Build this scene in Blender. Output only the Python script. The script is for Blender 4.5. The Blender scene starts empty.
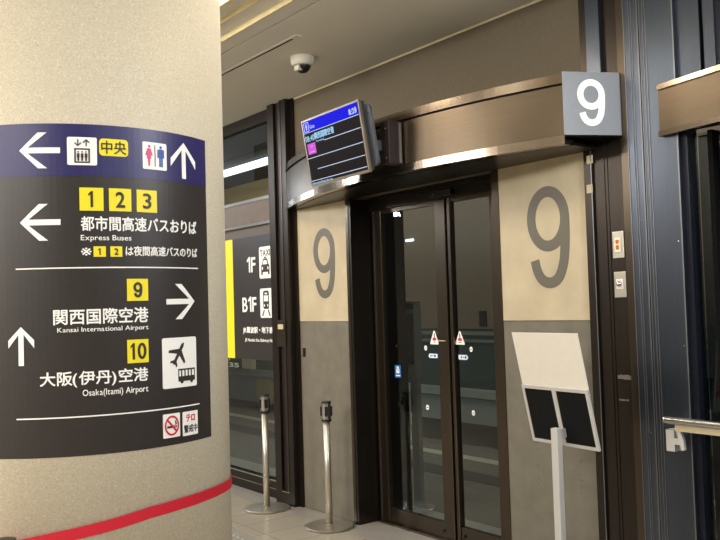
import bpy, bmesh, math, random
from mathutils import Vector, Matrix
random.seed(7)
SC = bpy.context.scene
COL = SC.collection
PI = math.pi

# ------------------------------------------------------------------ camera
FPX = 830.0
EYE = Vector((0, 0, 1.6))
yaw, pit, rho = math.radians(143), math.atan(35/830.), .03
F0 = Vector((math.cos(yaw), math.sin(yaw), 0)); R0 = Vector((math.sin(yaw), -math.cos(yaw), 0)); Z = Vector((0, 0, 1))
FW = F0*math.cos(pit)+Z*math.sin(pit); U0 = -F0*math.sin(pit)+Z*math.cos(pit)
RT = R0*math.cos(rho)-U0*math.sin(rho); UP = U0*math.cos(rho)+R0*math.sin(rho)
cam_d = bpy.data.cameras.new('camera'); cam = bpy.data.objects.new('camera', cam_d); COL.objects.link(cam)
cam_d.sensor_width = 36; cam_d.lens = FPX/720*36; cam_d.clip_start = .05
cam.matrix_world = Matrix(((RT.x, UP.x, -FW.x, EYE.x), (RT.y, UP.y, -FW.y, EYE.y), (RT.z, UP.z, -FW.z, EYE.z), (0, 0, 0, 1)))
SC.camera = cam

def at_z(px, py, z):
    d = FW+RT*((px-360)/FPX)+UP*((270-py)/FPX); return EYE+d*((z-EYE.z)/d.z)
def at_y(px, py, Y):
    d = FW+RT*((px-360)/FPX)+UP*((270-py)/FPX); return EYE+d*(Y/d.y)

# ------------------------------------------------------------------ materials
def lin(c):
    return tuple(((v/255)/12.92 if v/255 <= .04045 else ((v/255+.055)/1.055)**2.4) for v in c)+(1,)
def new_mat(name):
    m = bpy.data.materials.new(name); m.use_nodes = True
    nt = m.node_tree; return m, nt, nt.nodes['Principled BSDF']
def mat(name, rgb, rough=.5, metal=0, spec=.5, noise=0, nscale=30, bump=0, bscale=200, stretch=(1, 1, 1), rgb2=None, aniso=0, coat=0):
    m, nt, b = new_mat(name); N = nt.nodes; L = nt.links
    b.inputs['Roughness'].default_value = rough; b.inputs['Metallic'].default_value = metal
    b.inputs['Specular IOR Level'].default_value = spec
    b.inputs['Coat Weight'].default_value = coat
    c = lin(rgb); tc = N.new('ShaderNodeTexCoord'); mp = N.new('ShaderNodeMapping'); L.new(tc.outputs['Object'], mp.inputs[0])
    mp.inputs['Scale'].default_value = stretch
    no = N.new('ShaderNodeTexNoise'); no.inputs['Scale'].default_value = nscale; no.inputs['Detail'].default_value = 5
    L.new(mp.outputs[0], no.inputs['Vector'])
    r = N.new('ShaderNodeValToRGB'); L.new(no.outputs['Fac'], r.inputs[0])
    r.color_ramp.elements[0].position = .3; r.color_ramp.elements[1].position = .7
    if rgb2: a, d = c, lin(rgb2)
    else:
        a = tuple(v*(1-noise) for v in c[:3])+(1,); d = tuple(min(1, v*(1+noise)) for v in c[:3])+(1,)
    r.color_ramp.elements[0].color = a; r.color_ramp.elements[1].color = d
    L.new(r.outputs[0], b.inputs['Base Color'])
    if bump:
        n2 = N.new('ShaderNodeTexNoise'); n2.inputs['Scale'].default_value = bscale; L.new(mp.outputs[0], n2.inputs['Vector'])
        bp = N.new('ShaderNodeBump'); bp.inputs['Strength'].default_value = bump; bp.inputs['Distance'].default_value = .002
        L.new(n2.outputs['Fac'], bp.inputs['Height']); L.new(bp.outputs[0], b.inputs['Normal'])
    return m
def emit(name, rgb, s=1):
    m, nt, b = new_mat(name)
    b.inputs['Base Color'].default_value = (0, 0, 0, 1)
    b.inputs['Emission Color'].default_value = lin(rgb); b.inputs['Emission Strength'].default_value = s
    b.inputs['Roughness'].default_value = .5; b.inputs['Specular IOR Level'].default_value = .03
    return m
def glass(name, tint=(200, 210, 205), ior=1.5):
    m = bpy.data.materials.new(name); m.use_nodes = True; nt = m.node_tree; N = nt.nodes; L = nt.links
    N.remove(N['Principled BSDF']); out = N['Material Output']
    t = N.new('ShaderNodeBsdfTransparent'); t.inputs[0].default_value = lin(tint)
    g = N.new('ShaderNodeBsdfGlossy'); g.inputs['Roughness'].default_value = 0.0; g.inputs[0].default_value = (.9, .95, 1, 1)
    fr = N.new('ShaderNodeFresnel'); fr.inputs['IOR'].default_value = ior
    ge = N.new('ShaderNodeNewGeometry'); ma = N.new('ShaderNodeMath'); ma.operation = 'SUBTRACT'; ma.inputs[0].default_value = 1; L.new(ge.outputs['Backfacing'], ma.inputs[1])
    mu = N.new('ShaderNodeMath'); mu.operation = 'MULTIPLY'; L.new(fr.outputs[0], mu.inputs[0]); L.new(ma.outputs[0], mu.inputs[1])
    mx = N.new('ShaderNodeMixShader'); L.new(mu.outputs[0], mx.inputs[0]); L.new(t.outputs[0], mx.inputs[1]); L.new(g.outputs[0], mx.inputs[2])
    L.new(mx.outputs[0], out.inputs[0]); return m

V_ = (60, 60, 1.2)
M = dict(
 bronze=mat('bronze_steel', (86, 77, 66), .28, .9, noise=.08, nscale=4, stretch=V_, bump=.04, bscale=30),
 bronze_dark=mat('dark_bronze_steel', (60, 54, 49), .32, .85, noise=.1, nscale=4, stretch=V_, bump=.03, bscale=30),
 bronze_header=mat('brushed_bronze_header', (88, 77, 64), .3, .92, noise=.06, nscale=3, stretch=(1.2, 1.2, 60), bump=.1, bscale=20),
 lip=mat('polished_lip', (120, 108, 96), .18, .95, noise=.05),
 steel=mat('ribbed_steel', (86, 92, 104), .3, .92, noise=.06, nscale=4, stretch=V_, bump=.03, bscale=30),
 steel_bright=mat('bright_steel', (200, 200, 200), .2, 1, noise=.03),
 satin=mat('satin_steel', (205, 198, 186), .40, 1, noise=.05, nscale=8, stretch=(1, 1, 30)),
 black=mat('black_plastic', (22, 21, 21), .35, 0),
 rib=mat('rib_edge', (132, 134, 138), .35, .9),
 matte_black=mat('matte_black', (12, 12, 13), .75, 0, spec=.2),
 rubber=mat('dark_gap', (8, 8, 8), .8, 0, spec=.1),
 panel_up=mat('tan_stone', (200, 186, 156), .55, 0, rgb2=(182, 168, 140), nscale=5, bump=.15, bscale=150),
 panel_low=mat('grey_stone', (120, 114, 100), .6, 0, rgb2=(106, 100, 88), nscale=9, bump=.2, bscale=180),
 numeral=mat('taupe_numeral', (100, 94, 82), .45, 0),
 wall=mat('upper_wall_cloth', (100, 89, 71), .75, 0, noise=.08, nscale=90, bump=.3, bscale=350),
 ceiling=mat('ceiling_paint', (214, 209, 198), .85, 0, noise=.02, nscale=4),
 cove=mat('cove_paint', (214, 200, 160), .7, 0, noise=.02),
 hall=mat('hall_paint', (170, 164, 154), .8, 0, noise=.05, nscale=2),
 sign_black=mat('sign_charcoal', (46, 41, 39), .42, 0, noise=.03),
 sign_blue=mat('sign_navy', (38, 34, 92), .42, 0, noise=.03),
 white=mat('white_print', (252, 250, 246), .5, 0),
 yellow=mat('yellow_print', (244, 226, 38), .5, 0),
 ink=mat('dark_print', (48, 42, 38), .5, 0),
 pink=mat('pink_print', (214, 66, 120), .5, 0), blue=mat('blue_print', (50, 84, 160), .5, 0), red=mat('red_print', (206, 36, 48), .5, 0),
 belt=mat('red_webbing', (206, 24, 48), .55, 0, noise=.08, nscale=200, bump=.2, bscale=900),
 sheet=mat('white_board', (236, 230, 218), .5, 0, noise=.02),
 white_frame=mat('white_metal_frame', (206, 204, 200), .35, .2),
 box9=mat('grey_sign_face', (126, 130, 136), .4, 0, noise=.04, nscale=60),
 cam_white=mat('camera_white', (214, 208, 196), .45, 0),
 plate=mat('plate_steel', (190, 184, 170), .35, .7),
 screen=emit('screen_dark', (36, 29, 28), 1.1), s_blue=emit('screen_blue', (16, 14, 215), 1.6),
 s_white=emit('screen_white', (205, 215, 240), 1.4), s_cyan=emit('screen_cyan', (160, 205, 240), 1.5), s_pink=emit('screen_pink', (225, 95, 225), 1.3),
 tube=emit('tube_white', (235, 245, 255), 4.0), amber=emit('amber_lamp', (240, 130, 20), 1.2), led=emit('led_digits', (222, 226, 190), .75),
 cove_light=emit('cove_light', (255, 222, 140), 2.2),
 glass=glass('door_glass', (236, 242, 240), 1.6), wglass=glass('window_glass', (232, 238, 236), 1.6),
 dome=glass('smoked_dome', (90, 90, 95), 1.6),
 monitor=mat('monitor_shell', (128, 116, 98), .35, .6), monitor_back=mat('monitor_back', (52, 54, 60), .45, .2), bracket=mat('bracket_grey', (92, 96, 104), .4, .5),
 mount=mat('mount_brown', (62, 52, 50), .4, .5),
 asphalt=mat('street_paving', (104, 96, 86), .8, 0, noise=.12, nscale=20, bump=.2), shade_paving=mat('shade_paving', (52, 50, 46), .8, 0),
 stripe=mat('road_paint', (176, 172, 148), .7, 0),
 teal=mat('coach_teal', (64, 78, 76), .35, .2), coach_pale=mat('coach_pale', (118, 124, 120), .4, .1), coach_grey=mat('coach_upper', (118, 102, 88), .5, 0),
 ledge=mat('coach_moulding', (165, 168, 165), .3, .5), tan=mat('tan_disc', (150, 134, 100), .6, 0), ochre=mat('ochre_beam', (176, 146, 96), .7, 0),
 night=mat('night_wall', (30, 32, 36), .8, 0), brown_band=mat('brown_spandrel', (100, 82, 66), .5, .3, noise=.1, nscale=12),
 taupe=mat('taupe_backing', (92, 80, 66), .5, .2), navy_glass=mat('dark_navy_panel', (30, 33, 44), .25, .3), tape=mat('masking_tape', (200, 186, 150), .7, 0),
 tape_grey=mat('tape_residue', (112, 102, 92), .7, 0), sticker_blue=mat('sticker_blue', (30, 110, 190), .5, 0))

def column_mat():
    m, nt, b = new_mat('speckled_column'); N = nt.nodes; L = nt.links
    b.inputs['Roughness'].default_value = .55
    tc = N.new('ShaderNodeTexCoord')
    v = N.new('ShaderNodeTexVoronoi'); v.inputs['Scale'].default_value = 260; L.new(tc.outputs['Object'], v.inputs['Vector'])
    s = N.new('ShaderNodeSeparateColor'); L.new(v.outputs['Color'], s.inputs[0])
    r = N.new('ShaderNodeValToRGB'); r.color_ramp.interpolation = 'LINEAR'
    e = r.color_ramp.elements; e[0].position = 0; e[0].color = lin((186, 176, 156)); e[1].position = 1; e[1].color = lin((220, 213, 196))
    e2 = e.new(.12); e2.color = lin((200, 190, 168)); e3 = e.new(.85); e3.color = lin((208, 199, 178))
    L.new(s.outputs[0], r.inputs[0]); L.new(r.outputs[0], b.inputs['Base Color']); return m
M['column'] = column_mat()

def floor_mat():
    m, nt, b = new_mat('polished_floor_tile'); N = nt.nodes; L = nt.links
    tc = N.new('ShaderNodeTexCoord'); mp = N.new('ShaderNodeMapping'); L.new(tc.outputs['Object'], mp.inputs[0])
    mp.inputs['Rotation'].default_value = (0, 0, PI/2); mp.inputs['Location'].default_value = (0, .1, 0)
    br = N.new('ShaderNodeTexBrick'); L.new(mp.outputs[0], br.inputs['Vector'])
    br.offset = 0; br.inputs['Scale'].default_value = 1; br.inputs['Brick Width'].default_value = .6; br.inputs['Row Height'].default_value = .3
    br.inputs['Mortar Size'].default_value = .003; br.inputs['Mortar Smooth'].default_value = .2; br.inputs['Bias'].default_value = 0
    br.inputs['Color1'].default_value = lin((186, 176, 158)); br.inputs['Color2'].default_value = lin((178, 169, 153)); br.inputs['Mortar'].default_value = lin((130, 122, 110))
    no = N.new('ShaderNodeTexNoise'); no.inputs['Scale'].default_value = 60; L.new(tc.outputs['Object'], no.inputs['Vector'])
    mx = N.new('ShaderNodeMix'); mx.data_type = 'RGBA'; mx.blend_type = 'MULTIPLY'; mx.inputs[0].default_value = .25
    L.new(br.outputs['Color'], mx.inputs[6]); L.new(no.outputs['Fac'], mx.inputs[7]); L.new(mx.outputs[2], b.inputs['Base Color'])
    b.inputs['Roughness'].default_value = .22; return m
M['floor'] = floor_mat()
M['band'] = mat('grey_granite_band', (156, 150, 142), .3, 0, noise=.12, nscale=70)

# ------------------------------------------------------------------ object helpers
WL = {}
def tag(o, label=None, cat=None, group=None, kind=None):
    if label: o['label'] = label
    if cat: o['category'] = cat
    if group: o['group'] = group
    if kind: o['kind'] = kind
    return o
def empty(name, loc, label=None, cat=None, group=None, kind=None):
    o = bpy.data.objects.new(name, None); COL.objects.link(o); o.location = loc; o.empty_display_size = .1
    WL[o] = Vector(loc); return tag(o, label, cat, group, kind)
def build(name, bm, m, parent=None, label=None, smooth=False, at0=None):
    base = WL[parent] if parent is not None else Vector(at0 or (0, 0, 0))
    bmesh.ops.recalc_face_normals(bm, faces=bm.faces)
    if base.length: bmesh.ops.translate(bm, verts=bm.verts, vec=-base)
    me = bpy.data.meshes.new(name); bm.to_mesh(me); bm.free()
    if smooth:
        for p in me.polygons: p.use_smooth = True
    me.materials.append(M[m]); o = bpy.data.objects.new(name, me); COL.objects.link(o)
    if parent is not None: o.parent = parent
    else: o.location = base
    WL[o] = base
    if label: o['label'] = label
    return o
def B(): return bmesh.new()
def box(bm, x0, x1, y0, y1, z0, z1, bev=0):
    r = bmesh.ops.create_cube(bm, size=1); vs = r['verts']
    for v in vs: v.co = Vector((x0+(v.co.x+.5)*(x1-x0), y0+(v.co.y+.5)*(y1-y0), z0+(v.co.z+.5)*(z1-z0)))
    if bev:
        es = list({e for v in vs for e in v.link_edges})
        bmesh.ops.bevel(bm, geom=es, offset=bev, segments=2, affect='EDGES', profile=.6)
    return bm
def prism(bm, pts, h0, h1, axis='z'):
    """polygon pts (2-D) extruded along axis between h0 and h1"""
    f = {'z': lambda p, h: (p[0], p[1], h), 'y': lambda p, h: (p[0], h, p[1]), 'x': lambda p, h: (h, p[0], p[1])}[axis]
    a = [bm.verts.new(f(p, h0)) for p in pts]; b = [bm.verts.new(f(p, h1)) for p in pts]
    n = len(pts); bm.faces.new(a); bm.faces.new(b[::-1])
    for i in range(n): bm.faces.new((a[i], a[(i+1) % n], b[(i+1) % n], b[i]))
    return bm
def lathe(bm, prof, c, seg=48):
    rings = []
    for r, z in prof:
        if r < 1e-6: rings.append([bm.verts.new((c[0], c[1], c[2]+z))])
        else: rings.append([bm.verts.new((c[0]+r*math.cos(2*PI*i/seg), c[1]+r*math.sin(2*PI*i/seg), c[2]+z)) for i in range(seg)])
    for a, b in zip(rings, rings[1:]):
        for i in range(seg):
            j = (i+1) % seg
            if len(a) == 1 and len(b) > 1: bm.faces.new((a[0], b[i], b[j]))
            elif len(b) == 1 and len(a) > 1: bm.faces.new((a[i], b[0], a[j]))
            elif len(a) > 1: bm.faces.new((a[i], b[i], b[j], a[j]))
    return bm
def tube(bm, pts, r, seg=20):
    pts = [Vector(p) for p in pts]; rings = []
    for i, p in enumerate(pts):
        t = (pts[min(i+1, len(pts)-1)]-pts[max(i-1, 0)]).normalized()
        a = t.cross(Vector((0, 0, 1)));  a = Vector((1, 0, 0)) if a.length < 1e-3 else a.normalized(); b = t.cross(a)
        rings.append([bm.verts.new(p+r*(a*math.cos(2*PI*k/seg)+b*math.sin(2*PI*k/seg))) for k in range(seg)])
    for A, C in zip(rings, rings[1:]):
        for k in range(seg): bm.faces.new((A[k], A[(k+1) % seg], C[(k+1) % seg], C[k]))
    bm.faces.new(rings[0]); bm.faces.new(rings[-1][::-1]); return bm

# surfaces: (u, v, d) -> world point, d = height above the surface
KC = 1.09                      # column stands 9 % further and is 9 % thicker than the first survey
CC = (3.1*F0-1.03*R0)*KC; RC = .522*KC
CC = Vector((CC.x, CC.y, 0)); TH0 = math.atan2(-CC.y, -CC.x)
def cyl(u, v, d):
    th = TH0+u*KC/RC; return Vector((CC.x+(RC+d)*math.cos(th), CC.y+(RC+d)*math.sin(th), 1.6+(v-1.6)*KC))
cyl.curved = True
def plane(o, ex, ey):
    o = Vector(o); ex = Vector(ex).normalized(); ey = Vector(ey).normalized(); n = ex.cross(ey)
    def f(u, v, d): return o+ex*u+ey*v+n*d
    f.curved = False; return f
def wallplane(Y): return plane((0, Y, 0), (1, 0, 0), (0, 0, 1))

def lay(bm2, surf, d0, d1):
    """flat 2-D mesh -> slab on a surface between heights d0 and d1"""
    if surf.curved:
        us = [v.co.x for v in bm2.verts]; u = math.ceil(min(us)/.02)*.02
        while u < max(us):
            bmesh.ops.bisect_plane(bm2, geom=bm2.verts[:]+bm2.edges[:]+bm2.faces[:], plane_co=(u, 0, 0), plane_no=(1, 0, 0)); u += .02
    out = B(); vm = {}
    for v in bm2.verts: vm[v] = (out.verts.new(surf(v.co.x, v.co.y, d1+v.co.z)), out.verts.new(surf(v.co.x, v.co.y, d0)))
    for f in bm2.faces:
        out.faces.new([vm[v][0] for v in f.verts]); out.faces.new([vm[v][1] for v in reversed(f.verts)])
    for e in bm2.edges:
        if len(e.link_faces) == 1:
            a, b = e.verts; out.faces.new((vm[a][0], vm[a][1], vm[b][1], vm[b][0]))
    bm2.free(); return out
def poly2(*polys):
    bm = B()
    for p in polys:
        f = bm.faces.new([bm.verts.new((q[0], q[1], q[2] if len(q) > 2 else 0)) for q in p])
    bmesh.ops.remove_doubles(bm, verts=bm.verts, dist=1e-6); bmesh.ops.triangulate(bm, faces=bm.faces[:]); return bm
def inrect(poly, r):
    u0, u1, v0, v1 = r; return [(u0+x*(u1-u0), v0+y*(v1-v0)) for x, y in poly]
def rrect(u0, u1, v0, v1, r=.006, n=5):
    out = []
    for cx, cy, a0 in ((u1-r, v1-r, 0), (u0+r, v1-r, 90), (u0+r, v0+r, 180), (u1-r, v0+r, 270)):
        for k in range(n+1):
            a = math.radians(a0+90*k/n); out.append((cx+r*math.cos(a), cy+r*math.sin(a)))
    return out
def circ(cx, cy, r, n=20, ry=None): return [(cx+r*math.cos(2*PI*k/n), cy+(ry or r)*math.sin(2*PI*k/n)) for k in range(n)]
def ring_polys(cx, cy, r0, r1, n=32, a0=0, a1=360):
    o = []
    for k in range(n):
        a, b = math.radians(a0+(a1-a0)*k/n), math.radians(a0+(a1-a0)*(k+1)/n)
        o.append([(cx+r1*math.cos(a), cy+r1*math.sin(a)), (cx+r1*math.cos(b), cy+r1*math.sin(b)), (cx+r0*math.cos(b), cy+r0*math.sin(b)), (cx+r0*math.cos(a), cy+r0*math.sin(a))])
    return o
def rect(a, b, c, d): return [(a, c), (b, c), (b, d), (a, d)]
def shape(name, surf, polys, m, parent, d0=.0, d1=.001, label=None):
    return build(name, lay(poly2(*polys), surf, d0, d1), m, parent, label)
def glyph_mesh(body):
    cu = bpy.data.curves.new('t', 'FONT'); cu.body = body; cu.resolution_u = 5
    ob = bpy.data.objects.new('t', cu); COL.objects.link(ob)
    me = bpy.data.meshes.new_from_object(ob); bpy.data.objects.remove(ob); return me
def strokes(paths, t, n=10):
    """thick strokes along smooth (Catmull-Rom) paths -> quads"""
    out = []
    for lv, (pts, closed) in enumerate(paths):
        zz = lv*.0004; P = []; m = len(pts)
        for i in range(m if closed else m-1):
            p = [pts[(i+k) % m] if closed else pts[max(0, min(m-1, i+k))] for k in (-1, 0, 1, 2)]
            for q in range(n):
                u = q/n; P.append(tuple(.5*(2*p[1][c]+(p[2][c]-p[0][c])*u+(2*p[0][c]-5*p[1][c]+4*p[2][c]-p[3][c])*u*u+(3*p[1][c]-p[0][c]-3*p[2][c]+p[3][c])*u**3) for c in (0, 1)))
        if not closed: P.append(pts[-1])
        L = []; N = len(P)
        for i, p in enumerate(P):
            a = P[(i-1) % N] if closed or i else p; b = P[(i+1) % N] if closed or i < N-1 else p
            dx, dy = b[0]-a[0], b[1]-a[1]; l = math.hypot(dx, dy) or 1; L.append((p[0]-dy/l*t/2, p[1]+dx/l*t/2, p[0]+dy/l*t/2, p[1]-dx/l*t/2))
        for i in range(N if closed else N-1):
            a, b = L[i], L[(i+1) % N]; out.append([(a[0], a[1], zz), (b[0], b[1], zz), (b[2], b[3], zz), (a[2], a[3], zz)])
    return out
def digit_polys(ch, r, t):
    """grotesque numeral drawn with strokes of thickness t filling the rectangle r"""
    u0, u1, v0, v1 = r; w = u1-u0-t; h = v1-v0-t; X = lambda x: u0+t/2+x*w; Y = lambda y: v0+t/2+y*h; H = v1-v0
    if ch == '1': return [[(u1, v0), (u1, v1), (u1-t*.75, v1), (u0, v1-H*.19), (u0, v1-H*.31), (u1-t, v1-H*.2), (u1-t, v0)]]
    if ch == '0': return strokes([([(X(.5+.5*math.cos(a*PI/8)), Y(.5+.5*math.sin(a*PI/8))) for a in range(16)], True)], t, 5)
    rx, ry = .5, .30; cy = 1-ry
    bowl = [(.5+rx*math.cos(a*PI/8), cy+ry*math.sin(a*PI/8)) for a in range(16)]
    tail = [(1.0, .72), (1.0, .58), (.985, .42), (.93, .22), (.80, .07), (.62, .004), (.42, .0), (.24, .05), (.12, .15), (.07, .25)]
    return strokes([([(X(a), Y(b)) for a, b in bowl], True), ([(X(a), Y(b)) for a, b in tail], False)], t, 5)
def digit(name, ch, surf, r, m, parent, d0=0, d1=.001, t=.03, label=None):
    return shape(name, surf, digit_polys(ch, r, t), m, parent, d0, d1, label)
def text(name, body, surf, r, m, parent, d0=0, d1=.001, bold=0, label=None):
    """lettering filling the rectangle r; latin letters use the same sans face as the Japanese"""
    bm = B(); x = 0
    for ch in body:
        if ch == ' ': x += .3; continue
        wide = '!' <= ch <= '~'
        if ch in '190':
            b1 = poly2(*digit_polys(ch, (0, .26 if ch == '1' else .44, 0, .72), .09)); me = bpy.data.meshes.new('t'); b1.to_mesh(me); b1.free()
            for v in me.vertices: v.co.z *= .05
        else: me = glyph_mesh(ch)
        if ch == 'i' or ch == 'l': pass
        xs = [v.co.x for v in me.vertices]; off = x-min(xs) if wide else x
        for v in me.vertices: v.co.x += off
        bm.from_mesh(me); bpy.data.meshes.remove(me)
        x += (max(xs)-min(xs)+.085+bold*1.6) if wide else 1.0
    bmesh.ops.remove_doubles(bm, verts=bm.verts, dist=1e-5)
    if bold:
        src = bpy.data.meshes.new('t'); bm.to_mesh(src); bm.free(); bm = B()
        for k, (a, c) in enumerate(((-1, 0), (1, 0), (0, 1), (0, -1))):
            n0 = len(bm.verts); bm.from_mesh(src); bm.verts.ensure_lookup_table()
            for v in bm.verts[n0:]: v.co.x += a*bold; v.co.y += c*bold; v.co.z += k*.00015
        bpy.data.meshes.remove(src)
    xs = [v.co.x for v in bm.verts]; ys = [v.co.y for v in bm.verts]
    u0, u1, v0, v1 = r; ax, bx, ay, by = min(xs), max(xs), min(ys), max(ys)
    for v in bm.verts:
        v.co.x = u0+(v.co.x-ax)/(bx-ax)*(u1-u0); v.co.y = v0+(v.co.y-ay)/(by-ay)*(v1-v0)
    return build(name, lay(bm, surf, d0, d1), m, parent, label)

# ------------------------------------------------------------------ the room
XL, XR, YB, YF, HC = -12.0, 3.0, -6.0, 3.64, 3.3
def struct(name, bm, m, smooth=False): return tag(build(name, bm, m, smooth=smooth), kind='structure')
struct('floor', box(B(), XL, XR, YB, 3.45, -.2, 0), 'floor')
struct('trim_1', box(B(), XL, XR, 3.45, 4.3, -.2, 0), 'band')           # granite band along the facade and sill
struct('trim_2', box(B(), XL, XR, 2.62, 2.9, -.01, .0015), 'band')
# tactile bumps in the grey strip (one strip of paving)
bm = B()
for i in range(12):
    for j in range(3):
        lathe(bm, [(.014, 0), (.012, .004), (0, .0045)], (-5.6+i*.07, 2.68+j*.07, .0015), 10)
tag(build('tactile_paving', bm, 'band'), 'row of raised round bumps on the grey strip beside the column', 'paving', kind='stuff')
# ceiling: flat by the facade, stepped cove towards the hall
struct('ceiling', box(box(box(box(box(B(), XL, XR, 2.6, YF+.3, HC, HC+.2), XL, XR, 2.48, 2.588, HC+.002, HC+.2), XL, XR, 2.36, 2.48, HC+.03, HC+.2), XL, XR, 2.24, 2.36, HC+.06, HC+.3), XL, XR, YB, 2.24, HC+.3, HC+.4), 'ceiling')
struct('trim_3', box(box(B(), XL, XR, 2.465, 2.48, HC-.004, HC+.03), XL, XR, 2.345, 2.36, HC+.026, HC+.06), 'cove')
struct('trim_4', box(B(), XL, XR, 2.21, 2.24, HC+.03, HC+.3), 'cove')
# the linear slot in the ceiling
sl = empty('ceiling_slot', (-6, 2.82, HC), 'thin black linear air slot in the grey ceiling left of the dome camera', 'air slot')
build('slot', box(B(), -9, -4.38, 2.812, 2.830, HC-.002, HC+.001), 'rubber', sl)
build('frame', box(box(box(B(), -9, -4.30, 2.795, 2.812, HC-.004, HC), -9, -4.30, 2.830, 2.847, HC-.004, HC), -4.38, -4.30, 2.812, 2.830, HC-.004, HC), 'ceiling', sl)
# facade walls
struct('wall_front', box(B(), -5.70, -2.80, YF, YF+.3, 2.403, HC), 'wall')
struct('trim_5', box(B(), -5.70, -2.80, YF-.004, YF, HC-.012, HC), 'cove')
struct('wall_left', box(B(), XL-.2, XL, YB, YF, 0, HC+.3), 'hall')
struct('wall_back', box(B(), XL-.2, XR+.2, YB-.2, YB, 0, HC+.3), 'hall')
struct('wall_right', box(B(), XR, XR+.2, YB, YF+.3, 0, HC+.3), 'hall')

# ------------------------------------------------------------------ round column with its sign and belt
col = empty('column', (CC.x, CC.y, 0), 'thick round speckled beige column carrying the charcoal wayfinding sign', 'column')
build('shaft', lathe(B(), [(0, 0), (RC, 0), (RC, 3.595), (0, 3.595)], (CC.x, CC.y, 0), 160), 'column', col)
for o in list(col.children):
    for p in o.data.polygons: p.use_smooth = abs(p.normal.z) < .5
S = empty('wayfinding_sign', tuple(cyl(.1, 1.68, 0)), 'large curved charcoal bus and airport wayfinding sign on the column', 'sign')
build('sign_panel', lay(poly2(rect(-.275, .472, 1.158, 2.198)), cyl, .0005, .0025), 'sign_black', S)
shape('blue_band', cyl, [rect(-.275, .472, 2.033, 2.198)], 'sign_blue', S, .0025, .0032, label='navy blue top band')
D0, D1, D2 = .0032, .0042, .0054
def arrow(cx, cy, w, h, ang, t=.018, name='arrow'):
    """arrow pointing up before rotation; w across the head, h overall"""
    hh = h/2; hw = w/2; k = hw*1.02
    pts = [(0, hh), (hw, hh-k), (hw, hh-k-t*1.5), (t/2, hh-t*1.45), (t/2, -hh), (-t/2, -hh), (-t/2, hh-t*1.45), (-hw, hh-k-t*1.5), (-hw, hh-k)]
    c, s = math.cos(ang), math.sin(ang)
    shape(name, cyl, [[(cx+x*c-y*s, cy+x*s+y*c) for x, y in pts]], 'white', S, .0025, D1, label='white arrow')
arrow(-.129, 2.113, .113, .124, PI/2); arrow(-.130, 1.887, .115, .123, PI/2)
arrow(.3505, 2.109, .114, .123, 0); arrow(-.193, 1.503, .081, .12, 0, .016); arrow(.327, 1.630, .118, .123, -PI/2)
shape('rule_line', cyl, [rect(-.207, .411, 1.741, 1.745)], 'white', S, D0-.0007, D1); shape('rule_line', cyl, [rect(-.21, .404, 1.277, 1.281)], 'white', S, D0-.0007, D1)
def square(r, m='white', rad=.005, name='pictogram', label=None): return build(name, lay(poly2(rrect(*r, r=rad)), cyl, .0025, D1), m, S, label)
def plate(r, n, pad=.3):
    p = build('number_plate', lay(poly2(rect(*r)), cyl, .0025, D1), 'yellow', S, 'yellow square with a black number')
    w = r[1]-r[0]; h = r[3]-r[2]; z0, z1 = r[2]+h*.15, r[3]-h*.15; t = .0085
    if n == '9': digit('numeral', '9', cyl, (r[0]+w*.29, r[1]-w*.29, z0, z1), 'ink', p, D1, D2, t)
    elif n == '1': digit('numeral', '1', cyl, (r[0]+w*.36, r[1]-w*.44, z0, z1), 'ink', p, D1, D2, t*.9)
    elif n == '10': digit('numeral', '1', cyl, (r[0]+w*.14, r[0]+w*.34, z0, z1), 'ink', p, D1, D2, t*.9); digit('numeral', '0', cyl, (r[0]+w*.47, r[0]+w*.89, z0, z1), 'ink', p, D1, D2, t)
    else: text('numeral', n, cyl, (r[0]+w*.29, r[1]-w*.29, z0, z1), 'ink', p, D1, D2, bold=.02)
plate((-.0115, .0605, 1.923, 1.996), '1'); plate((.0775, .148, 1.923, 1.996), '2'); plate((.166, .2365, 1.923, 1.996), '3')
plate((.129, .199, 1.635, 1.706), '9'); plate((.1265, .1965, 1.436, 1.511), '10')
# elevator pictogram
p = square((-.046, .043, 2.067, 2.156), label='white lift pictogram with two arrows above a cabin of three people'); r = (-.046, .043, 2.067, 2.156)
pl = [[(.24, .08), (.76, .08), (.76, .60), (.24, .60), (.24, .56), (.72, .56), (.72, .12), (.28, .12), (.28, .56), (.24, .60)]]
pl = [rect(.24, .76, .08, .13), rect(.24, .76, .55, .60), rect(.24, .29, .13, .55), rect(.71, .76, .13, .55)]
for k in (.37, .5, .63): pl += [circ(k, .47, .028, 10), rect(k-.045, k+.045, .27, .42), rect(k-.03, k+.03, .15, .27)]
for cx, s in ((.36, -1), (.64, 1)):
    pl += [rect(cx-.018, cx+.018, .68, .92)]
    ty = .93 if s > 0 else .67
    pl += [[(cx, ty), (cx+.11, ty-s*.10), (cx+.11, ty-s*.15), (cx, ty-s*.05)], [(cx, ty), (cx-.11, ty-s*.10), (cx-.11, ty-s*.15), (cx, ty-s*.05)]]
shape('lift_drawing', cyl, [inrect(q, r) for q in pl], 'ink', p, D1, D2)
p = square((.050, .1405, 2.0995, 2.1545), 'yellow', .012, label='yellow rounded tag with dark Japanese lettering'); text('lettering', '中央', cyl, (.056, .1345, 2.106, 2.148), 'ink', p, D1, D2, bold=.012)
r = (.189, .277, 2.066, 2.156); p = square(r, label='white restroom pictogram with pink woman and blue man')
shape('woman_figure', cyl, [inrect(q, r) for q in (circ(.26, .84, .055, 12), [(.26, .77), (.32, .76), (.40, .52), (.34, .50), (.31, .62), (.34, .40), (.30, .38), (.28, .12), (.22, .12), (.20, .38), (.15, .40), (.20, .62), (.16, .50), (.10, .52), (.18, .76)])], 'pink', p, D1, D2)
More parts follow.
